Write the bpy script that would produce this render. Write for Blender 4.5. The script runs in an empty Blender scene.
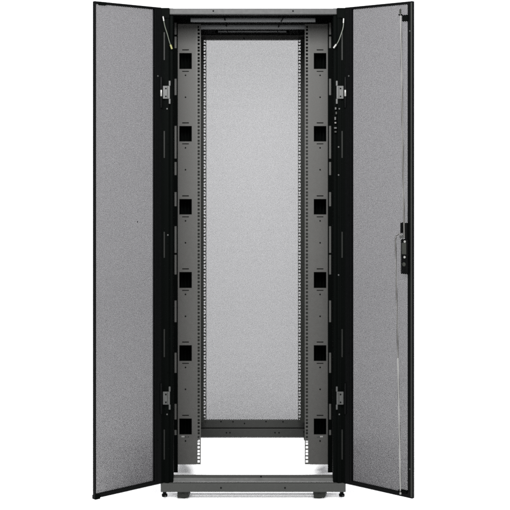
import bpy, bmesh, math, random
import numpy as np
from mathutils import Vector, Matrix

random.seed(7)
scene = bpy.context.scene
C = scene.collection
R = math.radians

# ------------------------------------------------------------------ measures
# The cabinet is 0.75 m wide, 2.02 m tall and stands with its front at y = 0;
# the camera is 5 m in front of it, 1.45 m above the floor.
D, F, CX, CZ = 5.0, 1233.5, -0.0292, 1.45
def Z(py, dep=0.0):                       # height of a feature seen at photo row py, at depth dep
    return CZ - (py - 150.0) * (D + dep) / F
def X(px, dep=0.0):
    return (px - 246.0) * (D + dep) / F + CX

# ------------------------------------------------------------------ materials
def material(name, base, rough=0.5, spec=0.3, metallic=0.0, var=0.12, scale=60.0, bump=0.0, rvar=0.1, grime=0.0):
    m = bpy.data.materials.new(name); m.use_nodes = True
    nt = m.node_tree; n = nt.nodes; l = nt.links
    b = n['Principled BSDF']
    tc = n.new('ShaderNodeTexCoord')
    nz = n.new('ShaderNodeTexNoise'); nz.inputs['Scale'].default_value = scale
    nz.inputs['Detail'].default_value = 5.0
    l.new(tc.outputs['Object'], nz.inputs['Vector'])
    big = n.new('ShaderNodeTexNoise'); big.inputs['Scale'].default_value = 3.1
    big.inputs['Detail'].default_value = 3.0
    l.new(tc.outputs['Object'], big.inputs['Vector'])
    mul = n.new('ShaderNodeMath'); mul.operation = 'MULTIPLY_ADD'
    mul.inputs[1].default_value = 0.5; mul.inputs[2].default_value = 0.0
    l.new(nz.outputs['Fac'], mul.inputs[0])
    add = n.new('ShaderNodeMath'); add.operation = 'MULTIPLY_ADD'; add.inputs[1].default_value = 0.5
    l.new(big.outputs['Fac'], add.inputs[0]); l.new(mul.outputs[0], add.inputs[2])
    ramp = n.new('ShaderNodeMapRange')
    ramp.inputs['From Min'].default_value = 0.3; ramp.inputs['From Max'].default_value = 0.7
    ramp.inputs['To Min'].default_value = 1.0 - var; ramp.inputs['To Max'].default_value = 1.0 + var
    l.new(add.outputs[0], ramp.inputs['Value'])
    col = n.new('ShaderNodeVectorMath'); col.operation = 'SCALE'
    col.inputs[0].default_value = base
    l.new(ramp.outputs[0], col.inputs['Scale'])
    l.new(col.outputs[0], b.inputs['Base Color'])
    rr = n.new('ShaderNodeMapRange')
    rr.inputs['To Min'].default_value = max(0.02, rough - rvar); rr.inputs['To Max'].default_value = min(1.0, rough + rvar)
    l.new(nz.outputs['Fac'], rr.inputs['Value']); l.new(rr.outputs[0], b.inputs['Roughness'])
    b.inputs['Metallic'].default_value = metallic
    b.inputs['Specular IOR Level'].default_value = spec
    if bump > 0:
        fine = n.new('ShaderNodeTexNoise'); fine.inputs['Scale'].default_value = 900.0
        fine.inputs['Detail'].default_value = 2.0
        l.new(tc.outputs['Object'], fine.inputs['Vector'])
        bp = n.new('ShaderNodeBump'); bp.inputs['Strength'].default_value = bump
        bp.inputs['Distance'].default_value = 0.0006
        l.new(fine.outputs['Fac'], bp.inputs['Height']); l.new(bp.outputs[0], b.inputs['Normal'])
    return m

M = {
    'black':  material('black_powder_coat', (0.00035, 0.00040, 0.00042), 0.50, 0.016, bump=0.25),
    'deep':   material('matt_black_paint', (0.0003, 0.00042, 0.00036), 0.70, 0.006),
    'grey':   material('grey_powder_coat', (0.0168, 0.0166, 0.0157), 0.55, 0.06, bump=0.45, var=0.11),
    'rail':   material('rail_paint', (0.0168, 0.0168, 0.0158), 0.5, 0.06, bump=0.2, var=0.08),
    'bar':    material('bar_paint', (0.0110, 0.0113, 0.0106), 0.45, 0.06, bump=0.2, var=0.08),
    'top':    material('bar_paint_darkened', (0.0076, 0.0078, 0.0077), 0.45, 0.06, bump=0.2, var=0.08),  # bar paint darkened to offset the stronger light on the top bar
    'tube':   material('bar_paint_lightened', (0.042, 0.0435, 0.044), 0.40, 0.12, bump=0.2, var=0.08),  # bar paint lightened to make up for the shade under the roof
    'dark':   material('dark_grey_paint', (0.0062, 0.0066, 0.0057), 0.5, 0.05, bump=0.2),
    'strip':  material('slot_strip_paint', (0.0032, 0.0034, 0.0031), 0.5, 0.04, bump=0.2),
    'mesh':   material('perforated_sheet_paint', (0.0075, 0.0070, 0.0078), 0.5, 0.06),
    'zinc':   material('zinc_plate', (0.0105, 0.0109, 0.0105), 0.45, 0.12, var=0.25, scale=140),
    'bright': material('polished_steel', (0.050, 0.050, 0.0475), 0.30, 0.3, var=0.08),
    'yellow': material('yellow_green_sleeve', (0.045, 0.045, 0.018), 0.45, 0.15, var=0.15),
    'wire':   material('pale_wire_insulation', (0.018, 0.0205, 0.016), 0.4, 0.15, var=0.25, scale=220),
    'rubber': material('black_rubber', (0.003, 0.003, 0.003), 0.7, 0.05),
    'rod':    material('plated_rod', (0.021, 0.0205, 0.0192), 0.40, 0.15, var=0.15),
    'floor':  material('white_studio_floor', (0.95, 0.95, 0.95), 0.8, 0.05, var=0.01, scale=4),
}

# ------------------------------------------------------------------ mesh helpers
class MB:
    """collects shapes for ONE mesh object"""
    def __init__(s): s.bm = bmesh.new()
    def box(s, x0, x1, y0, y1, z0, z1, bev=0.0, mat=None):
        x0, x1 = min(x0, x1), max(x0, x1); y0, y1 = min(y0, y1), max(y0, y1); z0, z1 = min(z0, z1), max(z0, z1)
        t = bmesh.new()
        bmesh.ops.create_cube(t, size=1.0)
        bmesh.ops.scale(t, vec=(x1 - x0, y1 - y0, z1 - z0), verts=t.verts)
        bmesh.ops.translate(t, vec=((x0 + x1) / 2, (y0 + y1) / 2, (z0 + z1) / 2), verts=t.verts)
        if bev > 0:
            bev = min(bev, 0.45 * min(x1 - x0, y1 - y0, z1 - z0))
            bmesh.ops.bevel(t, geom=t.edges[:], offset=bev, segments=2, profile=0.6, affect='EDGES')
        s._join(t, mat); return s
    def cyl(s, p, axis, r, h, seg=20, r2=None, bev=0.0, mat=None):
        t = bmesh.new()
        bmesh.ops.create_cone(t, cap_ends=True, segments=seg, radius1=r, radius2=r if r2 is None else r2, depth=h)
        if bev > 0:
            ed = [e for e in t.edges if abs(abs(e.verts[0].co.z) - h / 2) < 1e-6 and abs(e.verts[0].co.z - e.verts[1].co.z) < 1e-6]
            bmesh.ops.bevel(t, geom=ed, offset=bev, segments=2, profile=0.5, affect='EDGES')
        if axis == 'x': t.transform(Matrix.Rotation(R(90), 4, 'Y'))
        if axis == 'y': t.transform(Matrix.Rotation(R(90), 4, 'X'))
        t.transform(Matrix.Translation(p)); s._join(t, mat); return s
    def prism(s, pts, y0, y1, bev=0.0):
        """polygon in x-z pushed from y0 to y1"""
        t = bmesh.new()
        a = [t.verts.new((x, y0, z)) for x, z in pts]; b = [t.verts.new((x, y1, z)) for x, z in pts]
        t.faces.new(a); t.faces.new(b[::-1]); n = len(pts)
        for i in range(n): t.faces.new((a[i], b[i], b[(i + 1) % n], a[(i + 1) % n]))
        bmesh.ops.recalc_face_normals(t, faces=t.faces[:])
        if bev: bmesh.ops.bevel(t, geom=t.edges[:], offset=bev, segments=2, profile=0.6, affect='EDGES')
        s._join(t); return s
    def extr_x(s, pts, x0, x1):
        """profile in y-z pushed from x0 to x1"""
        t = bmesh.new()
        a = [t.verts.new((x0, y, z)) for y, z in pts]; b = [t.verts.new((x1, y, z)) for y, z in pts]
        t.faces.new(a); t.faces.new(b[::-1]); n = len(pts)
        for i in range(n): t.faces.new((a[i], b[i], b[(i + 1) % n], a[(i + 1) % n]))
        bmesh.ops.recalc_face_normals(t, faces=t.faces[:]); s._join(t); return s
    def extr_z(s, pts, z0, z1):
        t = bmesh.new()
        a = [t.verts.new((x, y, z0)) for x, y in pts]; b = [t.verts.new((x, y, z1)) for x, y in pts]
        t.faces.new(a); t.faces.new(b[::-1]); n = len(pts)
        for i in range(n): t.faces.new((a[i], b[i], b[(i + 1) % n], a[(i + 1) % n]))
        bmesh.ops.recalc_face_normals(t, faces=t.faces[:]); s._join(t); return s
    def tube(s, pts, r, seg=10):
        P = [Vector(p) for p in pts]
        # smooth the path with a Catmull-Rom spline
        Q = []
        for i in range(len(P) - 1):
            p0 = P[max(i - 1, 0)]; p1 = P[i]; p2 = P[i + 1]; p3 = P[min(i + 2, len(P) - 1)]
            for k in range(6):
                t = k / 6
                Q.append(0.5 * ((2 * p1) + (p2 - p0) * t + (2 * p0 - 5 * p1 + 4 * p2 - p3) * t * t + (3 * p1 - p0 - 3 * p2 + p3) * t ** 3))
        Q.append(P[-1])
        bm = bmesh.new(); rings = []
        for i, q in enumerate(Q):
            d = (Q[min(i + 1, len(Q) - 1)] - Q[max(i - 1, 0)]).normalized()
            u = d.cross(Vector((0.2, 1, 0.1))).normalized(); v = d.cross(u)
            rings.append([bm.verts.new(q + r * (math.cos(2 * math.pi * k / seg) * u + math.sin(2 * math.pi * k / seg) * v)) for k in range(seg)])
        for a, b in zip(rings, rings[1:]):
            for k in range(seg): bm.faces.new((a[k], a[(k + 1) % seg], b[(k + 1) % seg], b[k]))
        bm.faces.new(rings[0][::-1]); bm.faces.new(rings[-1])
        bmesh.ops.recalc_face_normals(bm, faces=bm.faces[:]); s._join(bm); return s
    def plate(s, xs, zs, solid, y0, y1):
        """sheet with rectangular openings: grid cells where solid(i, j) is true, thickness y0..y1"""
        bm = s.bm; cache = {}
        def v(i, j, k):
            q = (i, j, k)
            if q not in cache: cache[q] = bm.verts.new((xs[i], y0 if k == 0 else y1, zs[j]))
            return cache[q]
        nx, nz = len(xs) - 1, len(zs) - 1
        ok = lambda i, j: 0 <= i < nx and 0 <= j < nz and solid(i, j)
        for i in range(nx):
            for j in range(nz):
                if not ok(i, j): continue
                bm.faces.new((v(i, j, 0), v(i + 1, j, 0), v(i + 1, j + 1, 0), v(i, j + 1, 0)))
                bm.faces.new((v(i, j, 1), v(i, j + 1, 1), v(i + 1, j + 1, 1), v(i + 1, j, 1)))
                if not ok(i - 1, j): bm.faces.new((v(i, j, 0), v(i, j + 1, 0), v(i, j + 1, 1), v(i, j, 1)))
                if not ok(i + 1, j): bm.faces.new((v(i + 1, j, 0), v(i + 1, j, 1), v(i + 1, j + 1, 1), v(i + 1, j + 1, 0)))
                if not ok(i, j - 1): bm.faces.new((v(i, j, 0), v(i, j, 1), v(i + 1, j, 1), v(i + 1, j, 0)))
                if not ok(i, j + 1): bm.faces.new((v(i, j + 1, 0), v(i + 1, j + 1, 0), v(i + 1, j + 1, 1), v(i, j + 1, 1)))
        return s
    def _join(s, t, mat=None):
        me = bpy.data.meshes.new('tmp'); t.to_mesh(me); t.free()
        s.bm.from_mesh(me); bpy.data.meshes.remove(me)
    def build(s, name, mat, parent, smooth=False, loc=(0, 0, 0), rotz=0.0):
        me = bpy.data.meshes.new(name); s.bm.to_mesh(me); s.bm.free()
        me.materials.append(mat)
        if smooth:
            for p in me.polygons: p.use_smooth = True
            try: me.set_sharp_from_angle(angle=R(35))
            except Exception: pass
        o = bpy.data.objects.new(name, me); C.objects.link(o)
        o.parent = parent; o.location = loc; o.rotation_euler = (0, 0, rotz)
        return o

def copy_of(o, loc, parent=None):
    c = o.copy(); C.objects.link(c); c.location = loc
    if parent is not None: c.parent = parent
    for ch in o.children:
        g = ch.copy(); C.objects.link(g); g.parent = c
    return c

def perforated(name, x0, x1, z0, z1, y0, y1, pitch, hole, mat, parent):
    """punched sheet: every hole is real, hexagonal cells with a hexagonal hole and walls through the thickness"""
    Rc = pitch / math.sqrt(3.0)
    cols = int((x1 - x0) / (1.5 * Rc)); rows = int((z1 - z0) / pitch)
    I, J = np.meshgrid(np.arange(cols), np.arange(rows), indexing='ij')
    cx = x0 + (I + 0.5) * 1.5 * Rc; cz = z0 + (J + 0.5 + 0.5 * (I % 2)) * pitch
    cx = cx.ravel(); cz = cz.ravel(); n = cx.size
    a = np.arange(6) * math.pi / 3
    co = np.empty((n, 24, 3), dtype=np.float32)
    for ring, (rad, yy) in enumerate(((Rc, y0), (hole / 2 * 1.05, y0), (Rc, y1), (hole / 2 * 1.05, y1))):
        co[:, ring * 6:(ring + 1) * 6, 0] = cx[:, None] + rad * np.cos(a)
        co[:, ring * 6:(ring + 1) * 6, 1] = yy
        co[:, ring * 6:(ring + 1) * 6, 2] = cz[:, None] + rad * np.sin(a)
    q = []
    for k in range(6):
        k2 = (k + 1) % 6
        q.append((k, k2, 6 + k2, 6 + k))                  # face towards the viewer
        q.append((12 + k2, 12 + k, 18 + k, 18 + k2))      # other face
        q.append((6 + k, 6 + k2, 18 + k2, 18 + k))        # wall of the hole
    q = np.array(q, dtype=np.int32)
    idx = (np.arange(n, dtype=np.int32)[:, None, None] * 24 + q[None]).reshape(-1)
    me = bpy.data.meshes.new(name)
    me.vertices.add(n * 24); me.vertices.foreach_set('co', co.reshape(-1))
    me.loops.add(idx.size); me.loops.foreach_set('vertex_index', idx)
    nf = idx.size // 4
    me.polygons.add(nf); me.polygons.foreach_set('loop_start', np.arange(nf, dtype=np.int32) * 4)
    me.update(calc_edges=True)
    me.materials.append(mat)
    o = bpy.data.objects.new(name, me); C.objects.link(o); o.parent = parent
    return o

# ------------------------------------------------------------------ the cabinet
cab = bpy.data.objects.new('server_cabinet', None); C.objects.link(cab)
cab.empty_display_size = 0.2
cab['label'] = 'tall open black server cabinet with perforated front doors swung outward on a white floor'
cab['category'] = 'server cabinet'

HW = 0.375                                                  # half width
TOP = 2.024
DEPTH = 1.13

# one screw, shared by all of them (head faces -y)
def screw_bm(r=0.0032, h=0.003):
    m = MB(); m.cyl((0, -h / 2, 0), 'y', r, h, 14, bev=h * 0.35); m.cyl((0, 0.003, 0), 'y', r * 0.5, 0.006, 8); return m
screw_dark = screw_bm().build('screw', M['deep'], cab); screw_dark.hide_render = False
screw_zinc = screw_bm().build('screw', M['zinc'], cab)
used = {}
def screw(kind, loc, parent):
    src = screw_dark if kind == 'dark' else screw_zinc
    if kind not in used:
        used[kind] = True; src.parent = parent; src.location = loc; return src
    c = src.copy(); C.objects.link(c); c.parent = parent; c.location = loc; return c

# --- base
b = MB()
b.box(-HW, HW, 0.0, 0.024, 0.063, 0.0985, 0.002)
# stepped upper lip, its sloping face catching the light
b.extr_x([(0.026, 0.0985), (0.034, 0.1125), (0.038, 0.1125), (0.038, 0.0985)], -0.344, 0.344)
b.box(-0.344, 0.344, 0.0385, 0.0525, 0.094, 0.1205, 0.001)
base = b.build('base_bar', M['bar'], cab)
for px in (221, 285): screw('dark', (X(px), 0.0, Z(487.8)), base)
screw('dark', (X(261, .037), 0.0375, 0.1165), base)
for s in (-1, 1):
    m = MB(); m.box(s * 0.346, s * 0.374, 0.053, 1.085, 0.064, 0.120, 0.002); m.build('side_base_bar', M['deep'], cab)
m = MB()
yb = 1.10
zt, zg, zl = Z(420, yb), Z(428.2, yb), Z(437, yb)
m.box(-HW, HW, yb, yb + 0.016, zg + 0.003, zt, 0.002)
m.box(-HW, HW, yb - 0.006, yb + 0.016, zl, zg - 0.0025, 0.002)
m.box(-HW + .002, HW - .002, yb + 0.010, yb + 0.015, zg - 0.003, zg + 0.004)
rear_bar = m.build('rear_base_bar', M['bar'], cab)
for px, py in ((226.5, 432.4), (230, 432.4), (275, 432.4), (279, 432.4)): screw('dark', (X(px, yb), yb - 0.006, Z(py, yb)), rear_bar)
for px, py in ((244.5, 423.4), (221, 421.5), (233, 421.7), (266, 421.5), (283, 421.7)): screw('dark', (X(px, yb), yb, Z(py, yb)), rear_bar)

# --- feet and casters
def foot(x, y):
    m = MB(); m.cyl((0, 0, 0.0455), 'z', 0.0118, 0.011, 24, bev=0.0015)
    m.cyl((0, 0, 0.0555), 'z', 0.0085, 0.010, 6)
    o = m.build('levelling_foot', M['black'], cab, True, loc=(x, y, 0))
    MB().cyl((0.004, -0.0115, 0.0455), 'y', 0.0022, 0.003, 10, bev=.0006).build('foot_glint', M['zinc'], o)  # glint on the foot, built as a small pale disc
    MB().cyl((0, 0, 0.0685), 'z', 0.0045, 0.02, 12).build('threaded_rod', M['zinc'], o)
    return o
f0 = foot(-0.3605, 0.02)
for x, y in ((0.3605, 0.02), (-0.35, 1.09), (0.35, 1.09)): copy_of(f0, (x, y, 0))
def caster(x, y, s):
    m = MB()
    m.box(-0.027, 0.027, -0.03, 0.03, 0.058, 0.064, 0.001)                       # top plate
    side = [(-0.0265, 0.033), (-0.0265, 0.058), (0.0265, 0.058), (0.0270, 0.050), (0.0185, 0.032), (-0.0240, 0.030)]
    m.prism(side, -0.024, -0.020, 0.0008)
    m.prism(side, 0.020, 0.024, 0.0008)
    m.cyl((-0.004, 0, 0.0455), 'y', 0.005, 0.052, 12)
    o = m.build('caster', M['dark'], cab, loc=(x, y, 0))
    w = MB(); w.cyl((-0.003, 0, 0.0455), 'y', 0.0200, 0.036, 32, bev=0.003); w.build('wheel', M['rubber'], o, True)
    g = MB(); g.box(0.019, 0.0245, -0.0275, -0.0245, 0.043, 0.055, 0.001); g.build('caster_glint', M['zinc'], o)  # pale chip standing in for the glint on the caster
    return o
c0 = caster(X(184.2, .06), 0.055, 1); c1 = caster(X(319.8, .06), 0.055, 1)
copy_of(c0, (-0.28, 1.06, 0)); copy_of(c1, (0.28, 1.06, 0))

# --- corner posts: folded profiles with ridges
SLOTS = [(32, 60), (131, 158), (232, 258), (329.5, 357.5), (430, 460)]
for s in (-1, 1):
    m = MB()
    prof = [(0.3755, 0.060), (0.3755, -0.003), (0.3685, -0.003), (0.3685, 0.004), (0.3650, 0.004), (0.3650, 0.010),
            (0.3570, 0.010), (0.3570, 0.004), (0.3490, 0.004), (0.3490, 0.000), (0.3430, 0.000), (0.3430, 0.006),
            (0.3360, 0.014), (0.3280, 0.014), (0.3250, 0.018), (0.3250, 0.060)]
    m.extr_z([(s * x, y) for x, y in prof], 0.100, 2.026)
    m.box(s * 0.340, s * 0.3755, -0.0045, 0.020, 1.985, 2.0262, 0.001)             # corner cap beside the top bar
    post = m.build('front_post', M['deep'], cab)
    for y0, y1 in SLOTS:
        g = MB(); g.box(s * 0.3585, s * 0.3635, 0.0065, 0.012, Z(y1), Z(y0), 0.0008); g.build('slot_strip', M['strip'], post)
    ys = (147, 175, 217, 275, 338, 442) if s > 0 else (144, 235, 243, 345, 372)
    for py in ys: screw('zinc' if py in (175, 275, 147, 235) else 'dark', (s * 0.346, 0.0, Z(py)), post)
    r = MB(); r.box(s * 0.285, s * 0.374, 1.055, 1.095, 0.121, 1.99, 0.002); r.build('rear_post', M['deep'], cab)
    q = MB(); q.box(s * 0.3705, s * 0.3745, 0.0605, 1.0545, 0.1205, 2.0125, 0.001)
    for k in range(5): q.box(s * 0.366, s * 0.3706, 0.10, 1.04, 0.3 + 0.37 * k, 0.33 + 0.37 * k, 0.001)
    q.build('side_panel', M['deep'], cab)

# --- roof
m = MB(); m.box(-HW, HW, 0.0305, 1.12, 2.0135, 2.0225, 0.001); m.build('roof', M['deep'], cab)
m = MB(); m.box(-0.3395, 0.3395, 0.0, 0.030, Z(14.5), TOP, 0.003)
top = m.build('top_bar', M['top'], cab)
for px, py in ((213.3, 11.0), (293, 11.0)): screw('dark', (X(px), 0.0, Z(py)), top)
for px in (268, 281): screw('zinc', (X(px), 0.0, Z(11.8)), top).scale = (.5, .5, .5)
def crossbar(dep, half, y0, y1, mat):
    z1, z0 = Z(y0, dep), Z(y1, dep); r = (z1 - z0) / 2; zc = (z0 + z1) / 2
    m = MB(); pts = []
    for k in range(18):
        a = 2 * math.pi * k / 18
        ca, sa = math.cos(a), math.sin(a)
        pts.append((dep + r + r * math.copysign(abs(ca) ** 0.75, ca), zc + r * math.copysign(abs(sa) ** 0.75, sa)))
    m.extr_x(pts, -half, half)
    o = m.build('roof_crossbar', mat, cab, True)
    for s in (-1, 1):
        g = MB(); g.box(s * (half - 0.001), s * (half + 0.012), dep - 0.002, dep + 2 * r + 0.002, z0 - 0.003, z1 + 0.002, 0.001)
        g.build('end_shade', M['deep'], o)  # dark block added where shadow swallows the end of the bar
    return o
crossbar(0.16, 0.262, 17.6, 22.0, M['tube'])
crossbar(0.42, 0.236, 24.2, 29.2, M['tube'])
crossbar(0.75, 0.16, 30.6, 32.2, M['tube'])
m = MB(); m.box(-HW, HW, 1.055, 1.118, Z(39.4, 1.06), 2.0125, 0.002)
m.box(-0.30, 0.30, 1.050, 1.0548, Z(37.0, 1.06), Z(34.5, 1.06), 0.0008)
rt = m.build('rear_top_bar', M['grey'], cab)
screw('dark', (X(244, 1.055), 1.055, Z(38.3, 1.055)), rt)
for pts in ([(224, 16.5, .14), (225, 20, .15), (226.5, 26, .41), (227.5, 32, .6)], [(284, 16.8, .14), (281.5, 21, .15), (278.5, 27, .41), (277.5, 32, .6)]):
    m = MB(); m.tube([(X(a, d), d - 0.012, Z(c, d)) for a, c, d in pts], 0.0022, 8); m.build('tie_wire', M['deep'], cab, True)

# --- 19 inch mounting rails with square holes (three per rack unit)
def rail(x_in, x_out, z0, z1, y, hole_x, depth):
    U = 0.04445
    zs = [z0]; holes = set(); z = z0 + 0.008; k = 0
    gaps = (0.015875, 0.015875, 0.0127); hh = 0.0095
    while z + hh < z1 - 0.004:
        zs += [z, z + hh]; holes.add(len(zs) - 2); z += gaps[k % 3]; k += 1
    zs.append(z1)
    a, c = sorted((hole_x - 0.00475, hole_x + 0.00475))
    xs = sorted([x_in, a, c, x_out])
    m = MB(); m.plate(xs, zs, lambda i, j: not (i == 1 and j in holes), y, y + 0.002)
    s = 1 if x_out > 0 else -1
    m.box(x_out - s * 0.002, x_out, y + 0.0021, y + depth, z0, z1)                 # folded back flange
    return m
FY = 0.30
zb, ztp = Z(464.5, FY), Z(24, FY)
for s in (-1, 1):
    rail(s * 0.2235, s * 0.2466, zb + .0004, ztp - .0004, FY + 0.0005, s * 0.2325, 0.04).build('mounting_rail', M['rail'], cab)
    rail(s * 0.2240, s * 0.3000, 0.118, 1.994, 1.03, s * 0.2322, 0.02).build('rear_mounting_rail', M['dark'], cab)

# --- vertical cable panels beside the rails, six square openings each
OPEN = [(53, 69), (126, 141.5), (199, 214.5), (272, 288), (345.2, 361), (418.5, 434.5)]
for s in (-1, 1):
    x0, x1 = 0.2457, 0.3230
    xs = [x0, 0.262, 0.2745, 0.3035, 0.316, x1]
    zs = sorted([zb, ztp] + [Z(v, FY) for a, c in OPEN for v in (a - 3.6, a - 2.6, a, c, c + 1.9, c + 2.8)])
    def solid(i, j, zs=zs):
        zc = (zs[j] + zs[j + 1]) / 2
        for a, c in OPEN:
            if Z(c, FY) < zc < Z(a, FY) and 1 <= i <= 3: return False
            if i == 2 and (Z(a - 2.6, FY) < zc < Z(a - 3.6, FY)): return False
            if i == 2 and (Z(c + 2.8, FY) < zc < Z(c + 1.9, FY)): return False
        return True
    if s < 0: xs2 = [-x for x in xs][::-1]
    else: xs2 = xs
    m = MB(); m.plate(xs2, zs, solid, FY, FY + 0.0018)
    m.box(s * 0.3212, s * 0.3230, FY + 0.0019, FY + 0.05, zb, ztp)                  # folded edge
    pan = m.build('cable_panel', M['grey'], cab)
    for a, c in OPEN:
        screw('dark', (s * 0.289, FY, Z(c + 6.3, FY)), pan)
        if c < 420: screw('dark', (s * 0.289, FY, Z(c + 28.2, FY)), pan)
    g = MB(); px = 183 if s < 0 else 321.5
    g.box(X(px - 1.6, FY), X(px + 1.6, FY), FY - 0.0012, FY - 0.0002, Z(437.3, FY), Z(435.8, FY), 0.0003); g.build('marker', M['bright'], pan)
    g = MB(); px = 186.8 if s < 0 else 318
    g.box(X(px - 1.3, FY), X(px + 1.3, FY), FY - 0.0012, FY - 0.0002, Z(437.6, FY), Z(436.4, FY), 0.0003); g.build('marker', M['zinc'], pan)
    # ribbed channel behind the openings
    m = MB(); m.box(s * 0.248, s * 0.3195, FY + 0.10, FY + 0.104, zb + 0.01, ztp - 0.01)
    for k in range(4): m.box(s * (0.262 + 0.015 * k), s * (0.267 + 0.015 * k), FY + 0.078, FY + 0.0998, zb + 0.012, ztp - 0.012, 0.001)
    m.build('cable_channel', M['deep'], cab)
    # slotted edge strip outside the panel, pale tabs
    segs = [(23.2, 35), (37, 48.5), (79, 95.3), (126, 158.5), (162, 175), (192, 206), (226, 252.5), (254.5, 274), (300, 321.5), (352, 372), (403, 418.5), (429, 434)]
    for a, c in segs:
        m = MB(); m.box(s * 0.3265, s * 0.3350, FY - 0.02, FY - 0.018, Z(c, FY), Z(a, FY), 0.0004); m.build('edge_tab', M['rail'], pan)
    m = MB(); m.box(s * 0.3213, s * 0.345, FY - 0.0175, FY - 0.013, zb - 0.03, ztp, 0.0006); m.build('edge_strip', M['deep'], pan)

# --- hinges
for s in (-1, 1):
    for up in (True, False):
        c = Z(92.5) if up else Z(398)
        m = MB()
        m.box(s * 0.3375, s * 0.3655, -0.0065, -0.0035, c - 0.0255, c + 0.0265, 0.001)
        m.box(s * 0.3350, s * 0.3420, -0.0060, -0.0030, c + 0.0270, c + 0.0470, 0.001)
        m.box(s * 0.3350, s * 0.3420, -0.0060, -0.0030, c - 0.0460, c - 0.0260, 0.001)
        m.box(s * 0.3380, s * 0.3640, -0.0032, 0.0085, c - 0.022, c + 0.022)
        h = m.build('hinge', M['zinc'], cab)
        g = MB(); g.cyl((s * 0.3725, -0.012, c), 'z', 0.0055, 0.125, 20, bev=0.001); g.build('knuckle', M['black'], h, True)
        if up:
            g = MB(); g.cyl((s * 0.3718, -0.016, c - 0.003), 'z', 0.0036, 0.026, 20, bev=0.0015); g.build('hinge_pin', M['bright'], h, True)
        screw('zinc', (s * 0.349, -0.0001, c - 0.066), h)
        for dzz in (-0.016, 0.016): screw('dark', (s * 0.3535, -0.0066, c + dzz), h)
        g = MB(); g.box(s * 0.3455, s * 0.3480, -0.0076, -0.0064, c - 0.0235, c + 0.0245, 0.0005); g.build('hinge_fold', M['dark'], h)

# --- earth wires from the doors to the posts
def earth(pts, mats):
    P = [(X(a, d), d, Z(c, d)) for a, c, d in pts]
    m = MB(); m.tube(P, 0.0016, 10); w = m.build('earth_wire', M['wire'], cab, True)
    for i, j, mt, r in ((0, 1, mats[0], 0.0028), (-1, -2, mats[1], 0.0038)):
        A, B = Vector(P[i]), Vector(P[j]); e = A + (B - A).normalized() * 0.014
        g = MB(); g.tube([A - (B - A).normalized() * 0.004, (A + e) / 2, e], r, 12); g.build('terminal', M[mt], w, True)
earth([(163.2, 17.5, -.012), (164.8, 26, -.014), (167.3, 34, -.014), (169.2, 41, -.012), (171.6, 48, -.008)], ('bright', 'yellow'))
earth([(343.6, 19.5, -.012), (343.2, 27, -.014), (340.8, 35, -.014), (338, 42, -.012), (334.2, 47.2, -.008)], ('bright', 'bright'))
# strap clips below the upper right hinge
for k, (px, py, w, h, mt) in enumerate(((335.6, 108.5, .006, .009, 'zinc'), (336.2, 113, .006, .010, 'dark'), (335.2, 118.5, .006, .012, 'zinc'), (335.4, 122.8, .007, .006, 'rod'), (335.4, 128, .010, .006, 'zinc'), (335.5, 131.8, .008, .006, 'dark'))):
    m = MB(); m.box(X(px) - w / 2, X(px) + w / 2, -0.004, 0.012, Z(py) - h / 2, Z(py) + h / 2, 0.001); m.build('strap_clip', M[mt], cab)

# --- front doors, hinged at the corner posts and swung out 42 degrees from the front
W, ANG = 0.318, R(42.1)
ZB, ZT = 0.100, 2.027
def front_door(s):
    stile = 0.0055 if s < 0 else 0.022
    hs = 0.0235
    T = 0.0150
    m = MB()
    def bx(u0, u1, v0, v1, z0, z1, bev=0.0012): m.box(s * u0, s * u1, v0, v1, z0, z1, bev)
    bx(-0.009, hs, 0, T, ZB, ZT)
    bx(hs * 0.35, hs * 0.6, -0.002, 0.002, ZB + .01, ZT - .01, 0.0006)
    bx(W - stile, W, 0, T, ZB, ZT)
    bx(hs - .0005, W - stile + .0005, 0.0005, T - .0005, ZT - 0.0095, ZT)
    bx(hs - .0005, W - stile + .0005, 0.0005, T - .0005, ZB, ZB + 0.0155)
    d = m.build('front_door', M['black'], cab, loc=(s * 0.378, -0.0145, 0), rotz=-s * ANG)
    perforated('perforated_panel', min(s * (hs - .004), s * (W - stile + .004)), max(s * (hs - .004), s * (W - stile + .004)),
               ZB + 0.008, ZT - 0.005, 0.0120, 0.0130, 0.0050, 0.00220, M['mesh'], d)
    return d
dl = front_door(-1); dr = front_door(1)

# depth of a point of the door face at width u
def dz(py, u):  return Z(py, -0.0145 - u * math.sin(ANG))
def u_of(px, s):
    # solve for u so that the door point is seen at px
    lo, hi = 0.0, W + .02
    for _ in range(40):
        u = (lo + hi) / 2
        dep = -0.0145 - u * math.sin(ANG); x = s * (0.378 + u * math.cos(ANG))
        p = (x - CX) * F / (D + dep) + 246
        if (p < px) == (s > 0): lo = u
        else: hi = u
    return u
# left door: top latch, bottom corner, a dot
u = u_of(103, -1)
m = MB(); m.box(-(u - .016), -(u + .016), -0.004, 0.012, dz(5.2, u), dz(1.8, u) , 0.0015); m.build('latch_block', M['deep'], dl)
u = u_of(97.5, -1)
m = MB(); m.box(-(u - .012), -(u + .012), -0.003, 0.02, ZB - 0.004, ZB + 0.012, 0.0015); m.build('corner_block', M['deep'], dl)
u = u_of(139, -1); screw('dark', (-u, 0.0115, dz(222, u)), dl).scale = (.6, .5, .6)
u = u_of(157.6, -1)
for py in (76, 345, 440): screw('zinc' if py == 76 else 'dark', (-u, 0.0, dz(py, u)), dl)
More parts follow.
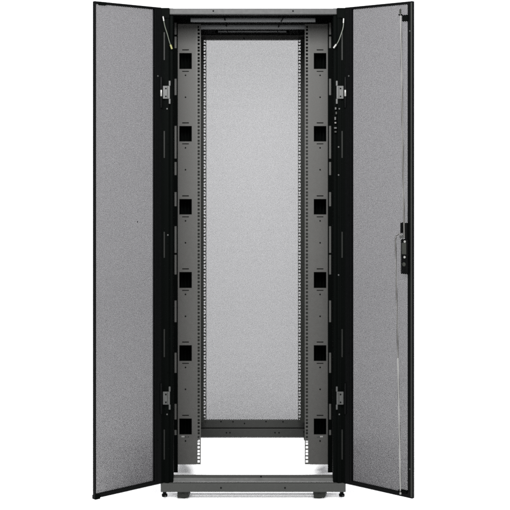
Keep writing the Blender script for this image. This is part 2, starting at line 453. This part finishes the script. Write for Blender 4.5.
# right door: stile fold, its highlight set in lighter paint, lock rods, lock, brackets
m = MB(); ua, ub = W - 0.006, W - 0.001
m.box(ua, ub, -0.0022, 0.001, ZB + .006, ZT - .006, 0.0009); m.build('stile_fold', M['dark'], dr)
u = u_of(410, 1)
for py in (31, 469): screw('zinc', (u, 0.0, dz(py, u)), dr).scale = (.8, .8, .8)
u = u_of(349, 1)
for py in (76, 215, 353): screw('zinc' if py == 76 else 'dark', (u, 0.0, dz(py, u)), dr)
def dpt(px, py, v): u = u_of(px, 1); return (u, v, dz(py, u))
def straight(a, b, k): return [tuple(Vector(a).lerp(Vector(b), t / k)) for t in range(k + 1)]
m = MB(); m.tube(straight(dpt(401.2, 11, -.004), dpt(405.7, 237, -.010), 4), 0.0031, 10); m.build('lock_rod', M['rod'], dr, True)
lo_a, lo_b = dpt(396.9, 247, -.008), dpt(401.4, 493, -.006)
m = MB(); m.tube([dpt(404.5, 237.5, -.010), dpt(401.5, 234.0, -.012), dpt(398.4, 235.6, -.012), dpt(397.1, 240, -.010)] + straight(lo_a, lo_b, 6), 0.0023, 10)
m.build('lock_rod', M['rod'], dr, True)
p1 = tuple(Vector(lo_a).lerp(Vector(lo_b), 0.45)); p2 = tuple(Vector(lo_a).lerp(Vector(lo_b), 0.99))
m = MB(); m.tube(straight(p1, p2, 4), 0.0028, 10); m.build('rod_pale_part', M['bright'], dr, True)  # lower stretch of the rod, paler and slightly thicker
m = MB()
a, c = u_of(402.6, 1), u_of(408.6, 1)
m.box(a, c, -0.006, 0.010, dz(21.3, a), dz(15.2, a), 0.0012)
a2 = u_of(399.6, 1); m.box(a2, a, -0.007, -0.001, dz(15.6, a), dz(14.0, a), 0.0008)
m.build('rod_guide', M['deep'], dr)
m = MB(); a2, c2 = u_of(400.5, 1), u_of(401.9, 1); m.box(a2, c2, -0.008, -0.002, dz(14, a2), dz(9.3, a2), 0.0008); m.build('rod_tip', M['dark'], dr)
m = MB(); a, c = u_of(399.2, 1), u_of(407.5, 1); m.box(a, c, -0.008, 0.010, dz(491.0, a), dz(489.2, a), 0.001); m.build('rod_guide', M['deep'], dr)
m = MB(); m.cyl(dpt(401.4, 493, -.006), 'z', 0.0038, 0.008, 14, bev=.001); m.build('rod_end', M['bright'], dr, True)
# lock body with a forked top
m = MB(); a, c = u_of(402.6, 1), u_of(409.4, 1)
m.box(a, c, -0.014, 0.010, dz(273.6, a), dz(239, a), 0.003)
f1, f2 = u_of(402.2, 1), u_of(404.0, 1); m.box(f1, f2, -0.012, 0.0, dz(233, a), dz(222.6, a), 0.0012)
f1, f2 = u_of(406.6, 1), u_of(408.8, 1); m.box(f1, f2, -0.012, 0.0, dz(238.9, a), dz(222.6, a), 0.0012)
lock = m.build('lock', M['black'], dr)
g = MB(); a, c = u_of(404.2, 1), u_of(408.4, 1); g.box(a, c, -0.0165, -0.0135, dz(254, a), dz(242.5, a), 0.0015); g.build('lock_plate', M['dark'], lock)
g = MB(); a, c = u_of(404.5, 1), u_of(407.6, 1); g.cyl(((a + c) / 2, -0.0142, dz(264, a)), 'y', 0.008, 0.003, 24, bev=.001); g.build('lock_cylinder', M['dark'], lock, True)
for px, py in ((407.2, 241.4), (407.0, 256.9)):
    g = MB(); p = dpt(px, py, -0.0162); g.cyl(p, 'y', 0.0048, 0.004, 18, bev=0.0012); g.build('lock_screw', M['bright'], lock, True)
g = MB(); p = dpt(403.6, 236.6, -0.012); g.box(p[0] - .009, p[0] + .006, -0.0135, -0.0085, p[2] - .006, p[2] + .006, 0.0012); g.build('lock_cam', M['zinc'], lock)

# --- rear door: frame and punched sheet
m = MB(); ZR0, ZR1 = 0.045, 2.018; y0, y1 = 1.121, 1.146
for s in (-1, 1): m.box(s * 0.270, s * 0.372, y0, y1, ZR0, ZR1, 0.002)
m.box(-0.2705, 0.2705, y0 + .0005, y1 - .0005, ZR0, ZR0 + 0.03, 0.002); m.box(-0.2705, 0.2705, y0 + .0005, y1 - .0005, ZR1 - 0.02, ZR1, 0.002)
rd = m.build('rear_door', M['black'], cab)
perforated('perforated_panel', -0.275, 0.275, ZR0 + 0.01, ZR1 - 0.008, y0 + 0.008, y0 + 0.0090, 0.0052, 0.00252, M['mesh'], rd)

# ------------------------------------------------------------------ floor
# a seamless white sweep: flat under the cabinet, curving up into a backdrop well behind it
prof = [(-40.0, 0.0), (7.0, 0.0)]
for k in range(1, 25):
    a = math.pi / 2 * k / 24
    prof.append((7.0 + 6.0 * math.sin(a), 6.0 - 6.0 * math.cos(a)))
prof.append((13.0, 26.0))
bm = bmesh.new()
va = [bm.verts.new((-60, y, z)) for y, z in prof]; vb = [bm.verts.new((60, y, z)) for y, z in prof]
for k in range(len(prof) - 1): bm.faces.new((va[k], vb[k], vb[k + 1], va[k + 1]))
me = bpy.data.meshes.new('floor'); bm.to_mesh(me); bm.free(); me.materials.append(M['floor'])
for p in me.polygons: p.use_smooth = True
fl = bpy.data.objects.new('floor', me); C.objects.link(fl); fl['kind'] = 'structure'

# ------------------------------------------------------------------ light
w = bpy.data.worlds.new('World'); scene.world = w; w.use_nodes = True
w.node_tree.nodes['Background'].inputs['Color'].default_value = (0.975, 0.98, 1.0, 1)
w.node_tree.nodes['Background'].inputs['Strength'].default_value = 2.4

def area(name, loc, target, sx, sy, power, col=(1, 1, 1)):
    d = bpy.data.lights.new(name, 'AREA'); d.shape = 'RECTANGLE'; d.size = sx; d.size_y = sy; d.energy = power; d.color = col
    o = bpy.data.objects.new(name, d); C.objects.link(o); o.location = loc
    o.rotation_euler = (Vector(target) - Vector(loc)).to_track_quat('-Z', 'Y').to_euler()
    return o
area('key_softbox', (-0.2, -1.9, 2.35), (0.0, 0.3, 1.5), 1.6, 0.5, 330)
area('front_fill', (0.2, -7.5, 4.6), (0, 0.2, 0.5), 5.0, 2.0, 1300)  # added fill lamp, whitens the floor inside the cabinet

# ------------------------------------------------------------------ camera
cd = bpy.data.cameras.new('camera'); cam = bpy.data.objects.new('camera', cd); C.objects.link(cam)
cam.location = (CX, -D, CZ); cam.rotation_euler = (R(90), 0, 0)
cd.sensor_width = 36.0; cd.sensor_fit = 'HORIZONTAL'; cd.lens = 36.0 * F / 510.0
cd.shift_x = (255.0 - 246.0) / 510.0; cd.shift_y = -(255.0 - 150.0) / 510.0
cd.clip_end = 500.0
scene.camera = cam

vs = scene.view_settings
scene.display_settings.display_device = 'sRGB'
vs.view_transform = 'Standard'; vs.look = 'None'; vs.exposure = 0.0; vs.gamma = 1.0; vs.use_curve_mapping = False
scene.render.film_transparent = False
scene.cycles.filter_width = 2.0
scene.cycles.use_denoising = False

# everything down onto floor level z = 0 (the casters' lowest point)
LIFT = 0.0255
cab.location.z -= LIFT; cam.location.z -= LIFT
